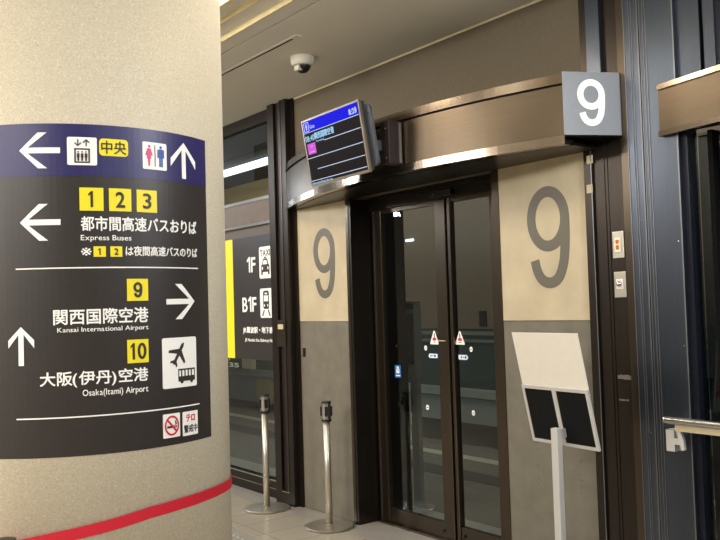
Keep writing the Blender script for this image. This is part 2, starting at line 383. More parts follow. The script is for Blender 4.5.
shape('divider', cyl, [inrect(rect(.48, .51, .12, .90), r)], 'ink', p, D1, D2)
shape('man_figure', cyl, [inrect(q, r) for q in (circ(.74, .84, .055, 12), rect(.66, .82, .42, .77), rect(.60, .65, .45, .75), rect(.83, .88, .45, .75), rect(.67, .735, .12, .42), rect(.755, .82, .12, .42))], 'blue', p, D1, D2)
def jp(body, r, bold=.018): text('lettering', body, cyl, r, 'white', S, .0025, D1, bold=bold*.7)
jp('都市間高速バスおりば', (-.009, .407, 1.859, 1.906), .026)
jp('Express Buses', (-.0095, .146, 1.824, 1.846), .008)
jp('※', (-.0095, .022, 1.781, 1.806), .0)
jp('は夜間高速バスのりば', (.127, .4085, 1.780, 1.812), .024)
for a, n in ((.028, '1'), (.079, '2')):
    q = build('number_plate', lay(poly2(rect(a, a+.037, 1.777, 1.810)), cyl, .0025, D1), 'yellow', S, 'small yellow square with a black number'); (digit('numeral', '1', cyl, (a+.013, a+.021, 1.783, 1.804), 'ink', q, D1, D2, .0036) if n == '1' else text('numeral', n, cyl, (a+.012, a+.025, 1.783, 1.804), 'ink', q, D1, D2, bold=.02))
jp('関西国際空港', (-.0945, .198, 1.565, 1.615), .026); jp('Kansai International Airport', (-.083, .1975, 1.538, 1.557), .008)
jp('大阪(伊丹)空港', (-.137, .194, 1.370, 1.421), .026); jp('Osaka(Itami) Airport', (-.011, .193, 1.336, 1.362), .008)
# aeroplane over coach pictogram
r = (.2455, .3915, 1.3435, 1.5100); p = square(r, rad=.007, label='white pictogram of an aeroplane above a coach')
def rot(poly, cx, cy, a, s): return [(cx+s*(x*math.cos(a)-y*math.sin(a)), cy+s*(x*math.sin(a)+y*math.cos(a))*.88) for x, y in poly]
body = [(-.5, .04), (-.46, .06), (.38, .07), (.5, .02), (.5, -.02), (.38, -.07), (-.46, -.06), (-.5, -.04)]
pls = [body, [(.16, 0), (-.02, 0), (-.22, .46), (-.12, .48), (.2, .04)], [(.16, 0), (.2, -.04), (-.12, -.48), (-.22, -.46), (-.02, 0)], [(-.33, 0), (-.44, 0), (-.54, .18), (-.46, .19), (-.30, .03)], [(-.33, 0), (-.30, -.03), (-.46, -.19), (-.54, -.18), (-.44, 0)]]
pls = [inrect(rot(q, .44, .68, math.radians(58), .56), r) for q in pls]
bus = [rect(.42, .93, .12, .22), rect(.42, .93, .34, .37), rect(.42, .44, .22, .34), rect(.91, .93, .22, .34)]+[rect(x, x+.03, .22, .34) for x in (.50, .60, .70, .80)]+[circ(.52, .12, .045, 14), circ(.82, .12, .045, 14)]
shape('plane_drawing', cyl, pls, 'ink', p, D1, D2); shape('coach_drawing', cyl, [inrect(q, r) for q in bus], 'ink', p, D1, D2)
# no smoking
r = (.2435, .3095, 1.1830, 1.2610); p = square(r, rad=.003, label='white no smoking pictogram with red ring')
shape('cigarette', cyl, [inrect(rect(.22, .66, .40, .49), r), inrect(rect(.70, .78, .40, .49), r), inrect([(.66, .52), (.72, .56), (.68, .66), (.78, .72), (.74, .64), (.80, .58), (.76, .52)], r)], 'ink', p, D1, D2)
shape('red_ring', cyl, [inrect(q, r) for q in ring_polys(.5, .5, .34, .42)]+[inrect([(.20, .72), (.27, .78), (.80, .28), (.73, .22)], r)], 'red', p, D2, D2+.0006)
r = (.3215, .3920, 1.1800, 1.2600); p = square(r, rad=.003, label='white notice with red and dark Japanese lettering')
text('lettering', 'テロ', cyl, (.336, .377, 1.226, 1.250), 'red', p, D1, D2, bold=.03); text('lettering', '警戒中', cyl, (.326, .388, 1.190, 1.216), 'ink', p, D1, D2, bold=.01)

# ------------------------------------------------------------------ belt barrier posts
def stanchion(loc, label, group='belt barrier posts', rz=0):
    t = empty('belt_barrier_post', loc, label, 'barrier post', group)
    x, y, z = loc
    build('base', lathe(B(), [(0, 0), (.155, 0), (.183, .004), (.185, .009), (.17, .016), (.03, .024), (0, .024)], loc, 64), 'satin', t, smooth=False)
    build('pole', lathe(B(), [(0, .02), (.0255, .02), (.0255, .76), (0, .76)], loc, 40), 'satin', t, smooth=True)
    h = build('head', lathe(B(), [(0, .765), (.030, .765), (.036, .775), (.036, .893), (0, .893)], loc, 48), 'steel_bright', t)
    build('cap', lathe(B(), [(0, .892), (.0365, .892), (.0368, .900), (.034, .907), (0, .909)], loc, 48), 'black', h)
    build('collar', lathe(B(), [(.0262, .755), (.037, .762), (.0372, .778), (.0262, .778)], loc, 48), 'black', h)
    for a in range(4):
        q = box(B(), x-.012, x+.012, y-.045, y-.033, .80+z, .87+z, .002)
        bmesh.ops.rotate(q, verts=q.verts, cent=Vector(loc), matrix=Matrix.Rotation(a*PI/2+.95+rz, 3, 'Z'))
        build('belt_clip', q, 'black', h)
    return t
def copy_tree(o, parent=None):
    c = o.copy(); COL.objects.link(c); c.parent = parent
    for ch in list(o.children): copy_tree(ch, c)
    return c
st = stanchion((-5.035, 3.447, 0), 'steel belt barrier post with round base standing before the left tan and grey panel')
st2 = copy_tree(st); q2 = at_z(269, 499, 0); q2 = at_y(267, 505, 3.39); st2.location = (q2.x, 3.39, 0); st2.rotation_euler.z = .4; st2['label'] = 'steel belt barrier post by the window, half beside the dark bronze pillar'
# the post whose cap shows at the lower left corner
q3 = at_z(4, 538, .912); q3.z = 0
st3 = copy_tree(st); st3.location = (q3.x, q3.y, -.0); st3.rotation_euler.z = 1.1; st3['label'] = 'belt barrier post in the lower left corner, red belt clipped to it'
# red belt: from the post head round the column
bm = B(); pts = [(.075, -.30), ]
prof = [(-.28, .880, .012), (-.2, .896, .006), (-.0841, .915, .003), (.0952, .940, .003), (.1932, .955, .003), (.3071, .961, .003), (.4308, .963, .003), (.5414, .961, .003), (.6522, .955, .003), (.8, .945, .003), (1.1, .93, .003), (1.5, .92, .003)]
dense = []
for (a, za, da), (b2, zb, db) in zip(prof, prof[1:]):
    n = max(2, int((b2-a)/.02))
    for k in range(n): t = k/n; dense.append((a+(b2-a)*t, za+(zb-za)*t, da+(db-da)*t))
line = [(cyl(u, z, d), (cyl(u, z, d+1)-cyl(u, z, d))) for u, z, d in dense]
hd = Vector((q3.x, q3.y, .865)); p0 = line[0][0]; out = (hd-p0); out.z = 0; L0 = out.length; out.normalize()
start = hd-out*.036
pre = []
for k in range(4):
    t = k/4; pre.append((start.lerp(p0, t), line[0][1]))
line = pre+line
H2 = .0195
rows = []
for p, n in line: rows.append([bm.verts.new(p+Vector((0, 0, -H2))), bm.verts.new(p+Vector((0, 0, H2))), bm.verts.new(p+n*.0015+Vector((0, 0, H2))), bm.verts.new(p+n*.0015+Vector((0, 0, -H2)))])
for a, b2 in zip(rows, rows[1:]):
    for k in range(4): bm.faces.new((a[k], a[(k+1) % 4], b2[(k+1) % 4], b2[k]))
bm.faces.new(rows[0]); bm.faces.new(rows[-1][::-1])
tag(build('barrier_belt', bm, 'belt', at0=tuple(cyl(.2, .95, 0))), 'red webbing barrier belt wrapped round the beige column below the sign', 'belt')

# ------------------------------------------------------------------ portal of gate 9
W = wallplane(YF)
def gate_panel(x0, x1, label, r9):
    t = empty('wall_panel', ((x0+x1)/2, YF, 0), label, 'wall panel')
    build('upper_slab', box(B(), x0, x1, YF, YF+.12, 1.482, 2.40), 'panel_up', t, 'tan upper slab')
    build('lower_slab', box(B(), x0, x1, YF+.001, YF+.12, 0.005, 1.478), 'panel_low', t, 'grey lower slab')
    digit('numeral', '9', W, r9, 'numeral', t,   .0, .002, .061, 'tall taupe numeral nine')
    return t
gl = gate_panel(-5.655, -4.967, 'narrow tan and grey wall panel with a tall 9, left of the glass doors', (-5.432, -5.142, 1.662, 2.203))
build('socket', box(B(), -5.62, -5.585, YF-.004, YF+.002, 1.20, 1.27), 'black', gl)
gr = gate_panel(-3.433, -2.792, 'tan and grey wall panel with a large 9, right of the glass doors', (-3.218, -2.918, 1.664, 2.235))
bm = B()
random.seed(3)
for k in range(14):
    for x in (-3.21, -2.91):
        if random.random() < .75:
            z = .55+k*.033; w = random.uniform(.004, .010); box(bm, x-w, x+w, YF-.0006, YF+.002, z, z+random.uniform(.008, .022))
build('stain', bm, 'tape_grey', gr, 'dark vertical row of old glue marks')
# header (bowed canopy)
def arcY(x, d=0): R = 4.2-d; return 7.38-math.sqrt(R*R-(x+3.95)**2)
def arcband(bm, x0, x1, z0, z1, out_, back):
    """curved slab following the bow; out_ = outward offset, back = thickness"""
    n = 40; rows = []
    for i in range(n+1):
        x = x0+(x1-x0)*i/n; yf = arcY(x)-out_; yb = yf+back
        rows.append([bm.verts.new((x, yf, z0)), bm.verts.new((x, yf, z1)), bm.verts.new((x, yb, z1)), bm.verts.new((x, yb, z0))])
    for a, b in zip(rows, rows[1:]):
        for k in range(4): bm.faces.new((a[k], a[(k+1) % 4], b[(k+1) % 4], b[k]))
    bm.faces.new(rows[0]); bm.faces.new(rows[-1][::-1]); return bm
HX0, HX1 = -5.69, -2.708
hd_ = empty('door_canopy', (-4.2, 3.4, 2.38), 'bowed brushed bronze canopy over the glass doors, ending at the grey 9 box', 'canopy')
build('fascia', arcband(B(), HX0, HX1, 2.42, 2.71, -.015, .05), 'bronze_header', hd_, smooth=False)
build('top_lip', arcband(B(), HX0, HX1, 2.70, 2.75, 0, .07), 'lip', hd_); build('bottom_lip', arcband(B(), HX0, HX1, 2.385, 2.432, 0, .07), 'lip', hd_)
build('shadow_gap', arcband(B(), HX0, HX1, 2.694, 2.70, -.006, .02), 'rubber', hd_)
for k in hd_.children:
    for p in k.data.polygons: p.use_smooth = False
def filled(bm, z0, z1, yb):
    n = 40; pts = [(HX0+(HX1-HX0)*i/n, arcY(HX0+(HX1-HX0)*i/n)+.055) for i in range(n+1)]
    pts += [(HX1, yb), (HX0, yb)]; return prism(bm, pts, z0, z1, 'z')
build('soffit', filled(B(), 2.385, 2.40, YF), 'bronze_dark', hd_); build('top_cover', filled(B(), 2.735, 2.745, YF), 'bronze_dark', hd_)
# gate number box: chamfered end of the canopy, turned towards people arriving
P1 = Vector((-2.691, 3.345, 0)); dx = Vector((.454, .892, 0)).normalized(); P2 = P1+dx*.312
nb = empty('gate_number_box', (P1.x, P1.y, 2.43), 'grey metal box sign with a white 9 at the right end of the canopy', 'sign')
back = [(P1.x, P1.y), (P2.x, P2.y), (P2.x-.03, P2.y+.02), (P2.x-.03, 3.638), (P1.x-.006, 3.638), (P1.x-.006, P1.y+.01)]
back = [(P1.x, P1.y), (P2.x, P2.y), (P2.x, 3.638), (P1.x-.004, 3.638)] if P2.y < 3.637 else [(P1.x, P1.y), (P2.x, 3.636), (P1.x-.004, 3.637)]
build('box_body', prism(B(), back, 2.428, 2.752), 'box9', nb)
F9 = plane((P1.x, P1.y, 2.43), dx, (0, 0, 1))
digit('numeral', '9', F9, (.078, .228, .045, .285), 'white', nb, .0, .002, .034, 'white numeral nine')
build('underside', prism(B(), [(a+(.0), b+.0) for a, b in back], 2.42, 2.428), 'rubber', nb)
# door recess: jambs, transom
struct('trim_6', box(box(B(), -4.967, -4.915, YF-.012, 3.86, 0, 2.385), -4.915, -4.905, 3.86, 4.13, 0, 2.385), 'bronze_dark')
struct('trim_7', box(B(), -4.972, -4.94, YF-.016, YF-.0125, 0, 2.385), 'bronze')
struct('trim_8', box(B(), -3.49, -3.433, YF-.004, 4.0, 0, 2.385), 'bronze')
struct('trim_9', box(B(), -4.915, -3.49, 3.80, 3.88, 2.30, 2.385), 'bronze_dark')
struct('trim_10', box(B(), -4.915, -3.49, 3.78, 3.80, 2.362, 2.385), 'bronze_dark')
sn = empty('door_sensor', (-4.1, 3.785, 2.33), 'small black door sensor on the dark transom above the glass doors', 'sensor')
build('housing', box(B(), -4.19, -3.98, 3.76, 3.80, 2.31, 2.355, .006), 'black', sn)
build('lens', box(B(), -4.15, -4.14, 3.757, 3.761, 2.328, 2.335), 'steel_bright', sn); build('lens', box(B(), -4.05, -4.04, 3.757, 3.761, 2.333, 2.340), 'steel_bright', sn)
G = wallplane(3.832)
def door(name, parts, gx0, gx1):
    t = empty(name, (gx0, 3.84, 0), kind='structure')
    build('glass_pane', box(B(), gx0-.01, gx1+.01, 3.836, 3.844, .11, 2.29), 'glass', t)
    for n, m, b in parts: build(n, b, m, t)
    return t
d1 = door('door_1', [('stile', 'bronze', box(B(), -4.905, -4.80, 3.82, 3.86, .015, 2.30, .003)), ('meeting_stile', 'bronze', box(B(), -4.21, -4.10, 3.82, 3.86, .015, 2.30, .003)),
                     ('bottom_rail', 'bronze', box(B(), -4.80, -4.21, 3.822, 3.858, .015, .12, .002)), ('top_rail', 'bronze', box(B(), -4.80, -4.21, 3.822, 3.858, 2.27, 2.30))], -4.80, -4.21)
d2 = door('door_2', [('meeting_stile', 'bronze', box(B(), -4.085, -4.05, 3.82, 3.86, .015, 2.30, .003)), ('stile', 'bronze', box(B(), -3.69, -3.49, 3.82, 3.86, .015, 2.30, .003)),
                     ('bottom_rail', 'bronze', box(B(), -4.05, -3.69, 3.822, 3.858, .015, .12, .002)), ('top_rail', 'bronze', box(B(), -4.05, -3.69, 3.822, 3.858, 2.27, 2.30))], -4.05, -3.69)
build('edge_strip', box(B(), -4.056, -4.050, 3.814, 3.82, .015, 2.30), 'lip', d2); build('edge_strip', box(B(), -4.106, -4.100, 3.814, 3.82, .015, 2.30), 'lip', d1)
build('weather_seal', box(B(), -4.098, -4.087, 3.835, 3.85, .015, 2.30), 'rubber', d2)
for dd, x in ((d1, -4.155), (d2, -4.02)):
    b = B(); lathe(b, [(0, 0), (.012, 0), (.012, .01), (0, .012)], (0, 0, 0), 16); bmesh.ops.rotate(b, verts=b.verts, cent=(0, 0, 0), matrix=Matrix.Rotation(PI/2, 3, 'X')); bmesh.ops.translate(b, verts=b.verts, vec=(x-.06 if dd is d1 else x, 3.82, .065))
    build('lock', b, 'black', dd)
struct('trim_11', box(B(), -4.915, -3.49, 3.79, 3.90, 0, .014), 'lip')
build('edge_strip', box(B(), -4.892, -4.882, 3.812, 3.82, .015, 2.30), 'steel_bright', d1)
# stickers on the glass
def P_(px, py): q = at_y(px, py, 3.832); return q.x, q.z
def sticker(px0, py0, px1, py1, kind, dd, label):
    x0, z1 = P_(px0, py0); x1, z0 = P_(px1, py1); r = (x0, x1, z0, z1)
    if kind == 'tri':
        s = shape('warning_sticker', G, [inrect([(0, .12), (0, 0), (1, 0), (1, .12), (.55, 1), (.45, 1)], r)], 'white', dd, 0, .001, label)
        shape('pictogram', G, [inrect(rect(.30, .72, .28, .48), r)], 'red', s, .001, .0016); shape('figure', G, [inrect(q, r) for q in (rect(.46, .56, .48, .82), rect(.40, .62, .14, .2))], 'blue', s, .001, .0016)
    elif kind in 'LR':
        pol = [(0, .5), (.14, 1), (1, 1), (1, 0), (.14, 0)] if kind == 'L' else [(1, .5), (.86, 1), (0, 1), (0, 0), (.86, 0)]
        s = shape('push_sticker', G, [inrect(pol, r)], 'sticker_blue', dd, 0, .001, label)
        shape('sticker_face', G, [inrect([(.06+.88*a, .12+.76*b) for a, b in pol], r)], 'white', s, .001, .0014)
        shape('lettering', G, [inrect(q, r) for q in (rect(.25, .36, .3, .7), rect(.42, .56, .42, .6), rect(.62, .78, .3, .7))], 'ink', s, .0014, .0018)
    elif kind == 'dot':
        s = shape('safety_dot', G, [inrect(circ(.5, .5, .5, 16), r)], 'white', dd, 0, .001, label); shape('dot_mark', G, [inrect(rect(.15, .85, .42, .55), r)], 'ink', s, .001, .0014)
    elif kind == 'hole': shape('fixing_dot', G, [inrect(circ(.5, .5, .5, 16), r)], 'black', dd, 0, .002)
    elif kind == 'blue':
        s = shape('blue_sticker', G, [rrect(*r, r=.008)], 'sticker_blue', dd, 0, .001, label); shape('pictogram', G, [inrect(q, r) for q in (rect(.25, .75, .35, .70), circ(.5, .75, .18, 12), rect(.15, .85, .12, .2))], 'white', s, .001, .0014)
sticker(430, 330.5, 438.8, 344.5, 'tri', d1, 'white triangular warning sticker'); sticker(455.2, 331, 464.8, 344.8, 'tri', d2, 'white triangular warning sticker')
sticker(428, 353, 438.3, 358.7, 'L', d1, 'small white sticker edged in blue, pointed left'); sticker(458.2, 354.2, 469, 360.5, 'R', d2, 'small white sticker edged in blue, pointed right')
sticker(424.2, 345.3, 427.3, 350.6, 'dot', d1, 'white oval dot'); sticker(469.6, 346.5, 472.8, 352, 'dot', d2, 'white oval dot')
sticker(426, 404.5, 429.3, 410.2, 'dot', d1, 'white oval dot'); sticker(471.8, 410, 475.2, 416, 'dot', d2, 'white oval dot')
sticker(395.6, 344.4, 398.2, 347.4, 'hole', d1, ''); sticker(397.8, 401.5, 401, 405.6, 'hole', d1, '')
sticker(394.8, 365, 401.3, 377.8, 'blue', d1, 'blue sticker with a white pictogram')
def strip(px0, px1, py, dd, name='brass_mark', h=.006):
    x0, z = P_(px0, py); x1, _ = P_(px1, py); build(name, box(B(), x0, x1, 3.817, 3.821, z-h/2, z+h/2), 'tape', dd)
strip(439.5, 447, 340.6, d1)

# post between portal and the bronze strip, trim, call plates
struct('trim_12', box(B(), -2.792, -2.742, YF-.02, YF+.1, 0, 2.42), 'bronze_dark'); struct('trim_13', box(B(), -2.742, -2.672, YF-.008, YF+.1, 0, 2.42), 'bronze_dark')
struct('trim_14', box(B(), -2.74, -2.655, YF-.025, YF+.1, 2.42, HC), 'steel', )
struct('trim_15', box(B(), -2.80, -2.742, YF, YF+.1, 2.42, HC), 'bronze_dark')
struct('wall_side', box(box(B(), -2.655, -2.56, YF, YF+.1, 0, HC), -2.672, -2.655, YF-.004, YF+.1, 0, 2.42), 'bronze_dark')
struct('trim_16', box(B(), -2.56, -2.507, YF-.012, YF+.1, 0, HC), 'bronze')
struct('trim_20', box(B(), -2.746, -2.741, YF-.023, YF-.0195, 0, 2.42), 'rib')
for py0, py1, lab in ((156, 163, 'small square of masking tape on the dark trim beside the tall right 9, upper'), (185, 192.5, 'small square of masking tape on the dark trim beside the tall right 9, lower')):
    a = at_y(586.5, py0, YF-.021); b_ = at_y(592.8, py1, YF-.021)
    tag(build('masking_tape', box(B(), a.x, b_.x, YF-.0215, YF-.0195, b_.z, a.z), 'tape', at0=(a.x, YF-.02, a.z)), lab, 'tape', 'masking tape squares')
def call_plate(px0, py0, px1, py1, label, kind):
    a = at_y(px0, py0, YF-.008); b_ = at_y(px1, py1, YF-.008); t = empty('switch_plate', (a.x, YF, b_.z), label, 'switch plate')
    build('plate', box(B(), a.x, b_.x, YF-.010, YF, b_.z, a.z, .002), 'plate', t); w = b_.x-a.x; h = a.z-b_.z
    if kind == 'lamp':
        build('bezel', box(B(), a.x+w*.22, a.x+w*.72, YF-.015, YF-.009, b_.z+h*.22, b_.z+h*.76, .001), 'sheet', t)
        build('indicator_lamp', box(box(B(), a.x+w*.35, a.x+w*.62, YF-.017, YF-.014, b_.z+h*.32, b_.z+h*.48), a.x+w*.35, a.x+w*.62, YF-.017, YF-.014, b_.z+h*.54, b_.z+h*.68), 'amber', t, 'amber lamp')
    else:
        build('button_ring', box(B(), a.x+w*.2, a.x+w*.78, YF-.014, YF-.009, b_.z+h*.32, b_.z+h*.72, .002), 'sheet', t)
        b = B(); lathe(b, [(0, 0), (.014, 0), (.014, .008), (.009, .014), (0, .015)], (0, 0, 0), 20); bmesh.ops.rotate(b, verts=b.verts, cent=(0, 0, 0), matrix=Matrix.Rotation(PI/2, 3, 'X')); bmesh.ops.translate(b, verts=b.verts, vec=(a.x+w*.48, YF-.013, b_.z+h*.52)); build('key_cylinder', b, 'steel_bright', t, smooth=True)
call_plate(612.2, 232, 624.6, 257.6, 'steel wall plate with a small amber lamp right of the 9 panel', 'lamp')
call_plate(614, 272, 626.8, 297.2, 'steel wall plate with a round chrome key switch below the amber lamp plate', 'key')
tr = empty('tape_residue', (-2.6, YF, 1.1), 'torn strips of old tape residue on the brown metal strip below the key switch', 'tape residue')
for (a, b, c, d) in ((617.5, 374, 632, 380.5), (619, 398.5, 629, 402)):
    p = at_y(a, b, YF-.001); q = at_y(c, d, YF-.001); bm = B(); n = 8
    pts = [(p.x+(q.x-p.x)*k/n, p.z-random.uniform(0, .006)) for k in range(n+1)]+[(q.x-(q.x-p.x)*k/n, q.z+random.uniform(0, .006)) for k in range(n+1)]
    build('tape_strip', prism(B(), pts, YF-.0015, YF, 'y'), 'tape_grey', tr)
# ribbed steel pilaster
pil = empty('steel_pilaster', (-2.36, YF, 0), 'tall ribbed steel pilaster with a dark joint, left of the handrail', 'pilaster')
build('left_half', box(B(), -2.505, -2.421, YF-.03, YF+.1, 0, HC), 'steel', pil); build('right_half', box(B(), -2.411, -2.225, YF-.03, YF+.1, 0, HC), 'steel', pil)
build('joint', box(B(), -2.421, -2.411, YF-.015, YF+.1, 0, HC), 'rubber', pil)
for x, w in ((-2.504, .004), (-2.470, .003), (-2.458, .003), (-2.424, .006), (-2.411, .004), (-2.392, .003), (-2.378, .003), (-2.232, .007)):
    build('rib', box(B(), x, x+w, YF-.034, YF-.0295, 0, HC, .0008), 'rib', pil)
def stud(name, x, y, z, r, m, parent):
    c = B(); lathe(c, [(0, 0), (r, 0), (r*.8, r*.5), (0, r*.6)], (0, 0, 0), 12); bmesh.ops.rotate(c, verts=c.verts, cent=(0, 0, 0), matrix=Matrix.Rotation(PI/2, 3, 'X')); bmesh.ops.translate(c, verts=c.verts, vec=(x, y, z)); build(name, c, m, parent)
for x, z in ((-2.455, 1.36), (-2.245, 1.36), (-2.45, 1.98), (-2.25, 1.86), (-2.445, .93)): stud('screw', x, YF-.03, z, .004, 'steel_bright', pil)

# ------------------------------------------------------------------ next doorway to the right
struct('trim_17', box(B(), -2.225, -2.105, YF-.01, YF+.1, 2.63, HC), 'steel'); struct('trim_18', box(B(), -2.105, -2.085, YF+.01, YF+.1, 2.63, HC), 'rubber')
struct('trim_19', box(B(), -2.085, -2.03, YF-.01, YF+.1, 2.63, HC), 'steel'); struct('wall_right_upper', box(B(), -2.03, XR, YF, YF+.1, 2.63, HC), 'navy_glass')
c2 = empty('door_canopy', (-1.3, 3.55, 2.37), 'second brown steel canopy at the right edge beyond the ribbed pilaster', 'canopy')
def bowed(x): return YF-.05-.18*math.sin(max(0, min(1, (x+2.31)/2.9))*PI)
def band2(z0, z1, o, bk):
    bm = B(); rows = []
    for i in range(31):
        x = -2.31+2.9*i/30; y = bowed(x)-o; rows.append([bm.verts.new((x, y, z0)), bm.verts.new((x, y, z1)), bm.verts.new((x, y+bk, z1)), bm.verts.new((x, y+bk, z0))])
    for a, b in zip(rows, rows[1:]):
        for k in range(4): bm.faces.new((a[k], a[(k+1) % 4], b[(k+1) % 4], b[k]))
    bm.faces.new(rows[0]); bm.faces.new(rows[-1][::-1]); return bm
build('fascia', band2(2.39, 2.61, 0, .012), 'bronze_header', c2); build('top_lip', band2(2.60, 2.625, .012, .022), 'lip', c2); build('bottom_lip', band2(2.372, 2.398, .012, .022), 'lip', c2)
bm = B(); pts = [(-2.31+2.9*i/30, bowed(-2.31+2.9*i/30)+.01) for i in range(31)]+[(.59, YF-.036), (-2.31, YF-.036)]
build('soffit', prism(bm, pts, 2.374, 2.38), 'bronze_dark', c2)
w2 = empty('window_2', (-2.1, YF, 0), kind='structure')
build('window_frame', box(B(), -2.225, -2.195, YF-.005, YF+.08, 0, 2.63), 'navy_glass', w2); build('mullion', box(B(), -2.095, -2.072, YF+.0, YF+.08, 0, 2.37), 'rubber', w2)
build('glass_pane', box(B(), -2.195, -2.095, YF+.03, YF+.038, 0, 2.37), 'wglass', w2); build('glass_pane', box(B(), -2.072, 1.5, YF+.03, YF+.038, 0, 2.37), 'wglass', w2)
build('dark_backing', box(B(), -2.195, 1.5, YF+.09, YF+.10, 0, 2.37), 'navy_glass', w2)
struct('wall_far_right', box(B(), 1.5, XR, YF, YF+.1, 0, 2.63), 'bronze_dark')
hr = empty('handrail', (-2.25, 3.5, 1.0), 'round grey steel handrail with bracket at the right edge', 'handrail')
build('rail', tube(B(), [(-2.31, 3.52, 1.014), (-1.5, 3.52, 1.014), (.3, 3.52, 1.014)], .0175), 'steel_bright', hr, smooth=False)
build('under_strip', box(B(), -2.26, .3, 3.525, 3.54, .965, .994), 'tape', hr, 'tan strip under the rail')
a = at_y(672.6, 428, YF-.032); b_ = at_y(680, 450, YF-.032)
br = build('bracket', box(box(B(), a.x, b_.x+.01, 3.55, YF-.03, b_.z, a.z, .001), a.x+.012, a.x+.09, 3.548, 3.566, (a.z+b_.z)/2-.016, (a.z+b_.z)/2+.014), 'white_frame', hr)
build('saddle', prism(B(), [(a.x+.066, a.z-.004), (a.x+.088, b_.z+.012), (a.x+.104, b_.z+.016), (a.x+.100, a.z-.04), (a.x+.082, a.z+.010), (a.x+.070, a.z+.010)], 3.535, 3.552, 'y'), 'white_frame', hr)

# ------------------------------------------------------------------ pillar and glazing on the left
pb = empty('bronze_pillar', (-5.84, 3.6, 0), 'dark bronze square pillar between the window and the left 9 panel', 'pillar')
build('pillar_body', box(box(box(B(), -5.985, -5.89, 3.575, YF+.2, 0, HC), -5.77, -5.70, 3.575, YF+.2, 0, HC), -5.89, -5.77, 3.575, YF+.2, 0, .10), 'bronze_dark', pb)
build('inset', box(B(), -5.89, -5.77, 3.60, 3.63, .10, HC), 'mount', pb, 'recessed dark brown panel')
build('side_plate', box(B(), -5.70, -5.656, YF-.02, YF+.2, 0, HC), 'bronze_dark', pb)
build('foot_edge', box(B(), -5.89, -5.77, 3.57, 3.60, .10, .106), 'steel_bright', pb)
build('edge_strip', box(B(), -5.79, -5.77, 3.571, 3.6, .106, HC), 'bronze', pb)
a = at_y(277.6, 320, 3.573); b_ = at_y(286.5, 347, 3.573)
lk = empty('lock_plate', (a.x, 3.573, b_.z), 'small steel lock plate on the dark bronze pillar', 'lock plate')
build('plate', box(B(), a.x, b_.x, 3.566, 3.575, b_.z, a.z, .001), 'bronze', lk); build('button', box(B(), a.x+.02, b_.x-.03, 3.562, 3.566, a.z-.075, a.z-.035), 'tape', lk)
w1 = empty('window_1', (-6.4, YF, 0), kind='structure')
GX = -9.5
build('window_frame', box(box(box(B(), GX, -5.985, YF-.01, YF+.06, 0, .15), GX, -5.985, YF-.005, YF+.06, 3.20, HC), -6.05, -5.985, YF-.015, YF+.06, .15, 3.20), 'bronze_dark', w1)
build('sill_line', box(box(B(), GX, -5.985, YF-.016, YF-.01, .142, .152), GX, -5.985, YF-.014, YF-.01, .075, .08), 'steel_bright', w1)
build('spandrel', box(B(), GX, -6.05, YF, YF+.05, 2.345, 2.535), 'brown_band', w1)
build('spandrel', box(B(), GX, -6.05, YF+.02, YF+.05, 2.235, 2.325), 'taupe', w1)
build('chrome_line', box(B(), GX, -6.05, YF-.008, YF+.05, 2.535, 2.562), 'steel_bright', w1); build('chrome_line', box(B(), GX, -6.05, YF-.008, YF+.05, 2.322, 2.346), 'steel_bright', w1)
build('glass_pane', box(B(), GX, -6.05, YF+.02, YF+.028, .15, 2.235), 'wglass', w1); build('glass_pane', box(B(), GX, -6.05, YF+.02, YF+.028, 2.562, 3.20), 'wglass', w1)
struct('wall_left_front', box(B(), XL, GX, YF, YF+.2, 0, HC), 'hall')
# the taxi and train sign in the window
TS = empty('floor_guide_sign', (-6.4, YF, 1.15), 'black taxi and railway sign with a yellow left edge in the window beside the column', 'sign')
build('sign_panel', box(B(), -6.745, -6.052, YF-.008, YF+.012, 1.152, 2.232), 'sign_black', TS); build('yellow_edge', box(B(), -7.0, -6.745, YF-.009, YF+.012, 1.152, 2.232), 'yellow', TS, 'yellow edge')
T = wallplane(YF-.008)
text('lettering', '1F', T, (-6.485, -6.335, 1.915, 2.055), 'white', TS, bold=.018); text('lettering', 'B1F', T, (-6.585, -6.335, 1.568, 1.704), 'white', TS, bold=.018)
text('lettering', 'JR難波駅・地下鉄', T, (-6.585, -6.062, 1.372, 1.438), 'white', TS, bold=.03); text('lettering', 'JR Namba Sta./Subway No.', T, (-6.55, -6.062, 1.30, 1.336), 'white', TS, bold=.02)
r = (-6.268, -6.065, 1.853, 2.127); p = shape('pictogram', T, [rrect(*r, r=.02)], 'white', TS, 0, .001, 'white taxi pictogram')
text('lettering', 'TAXI', T, (-6.25, -6.083, 2.045, 2.10), 'ink', p, .001, .002, bold=.02)
car = [[(.16, .12), (.16, .40), (.26, .46), (.33, .62), (.67, .62), (.74, .46), (.84, .40), (.84, .12), (.72, .12), (.72, .2), (.28, .2), (.28, .12)], rect(.42, .58, .63, .68)]
shape('taxi_drawing', T, [inrect(q, r) for q in car], 'ink', p, .001, .002)
shape('taxi_glass', T, [inrect(q, r) for q in ([(.32, .44), (.38, .57), (.62, .57), (.68, .44)], circ(.27, .32, .05, 12), circ(.73, .32, .05, 12))], 'white', p, .002, .003)
r = (-6.268, -6.065, 1.515, 1.767); p = shape('pictogram', T, [rrect(*r, r=.02)], 'white', TS, 0, .001, 'white train pictogram')
shape('train_drawing', T, [inrect(q, r) for q in (rrect(.26, .74, .30, .92, .1), [(.30, .27), (.38, .27), (.24, .06), (.14, .06)], [(.70, .27), (.62, .27), (.76, .06), (.86, .06)])], 'ink', p, .001, .002)
shape('train_glass', T, [inrect(q, r) for q in (rect(.33, .67, .56, .76), rect(.40, .60, .80, .85), circ(.36, .42, .045, 12), circ(.64, .42, .045, 12))], 'white', p, .002, .003)

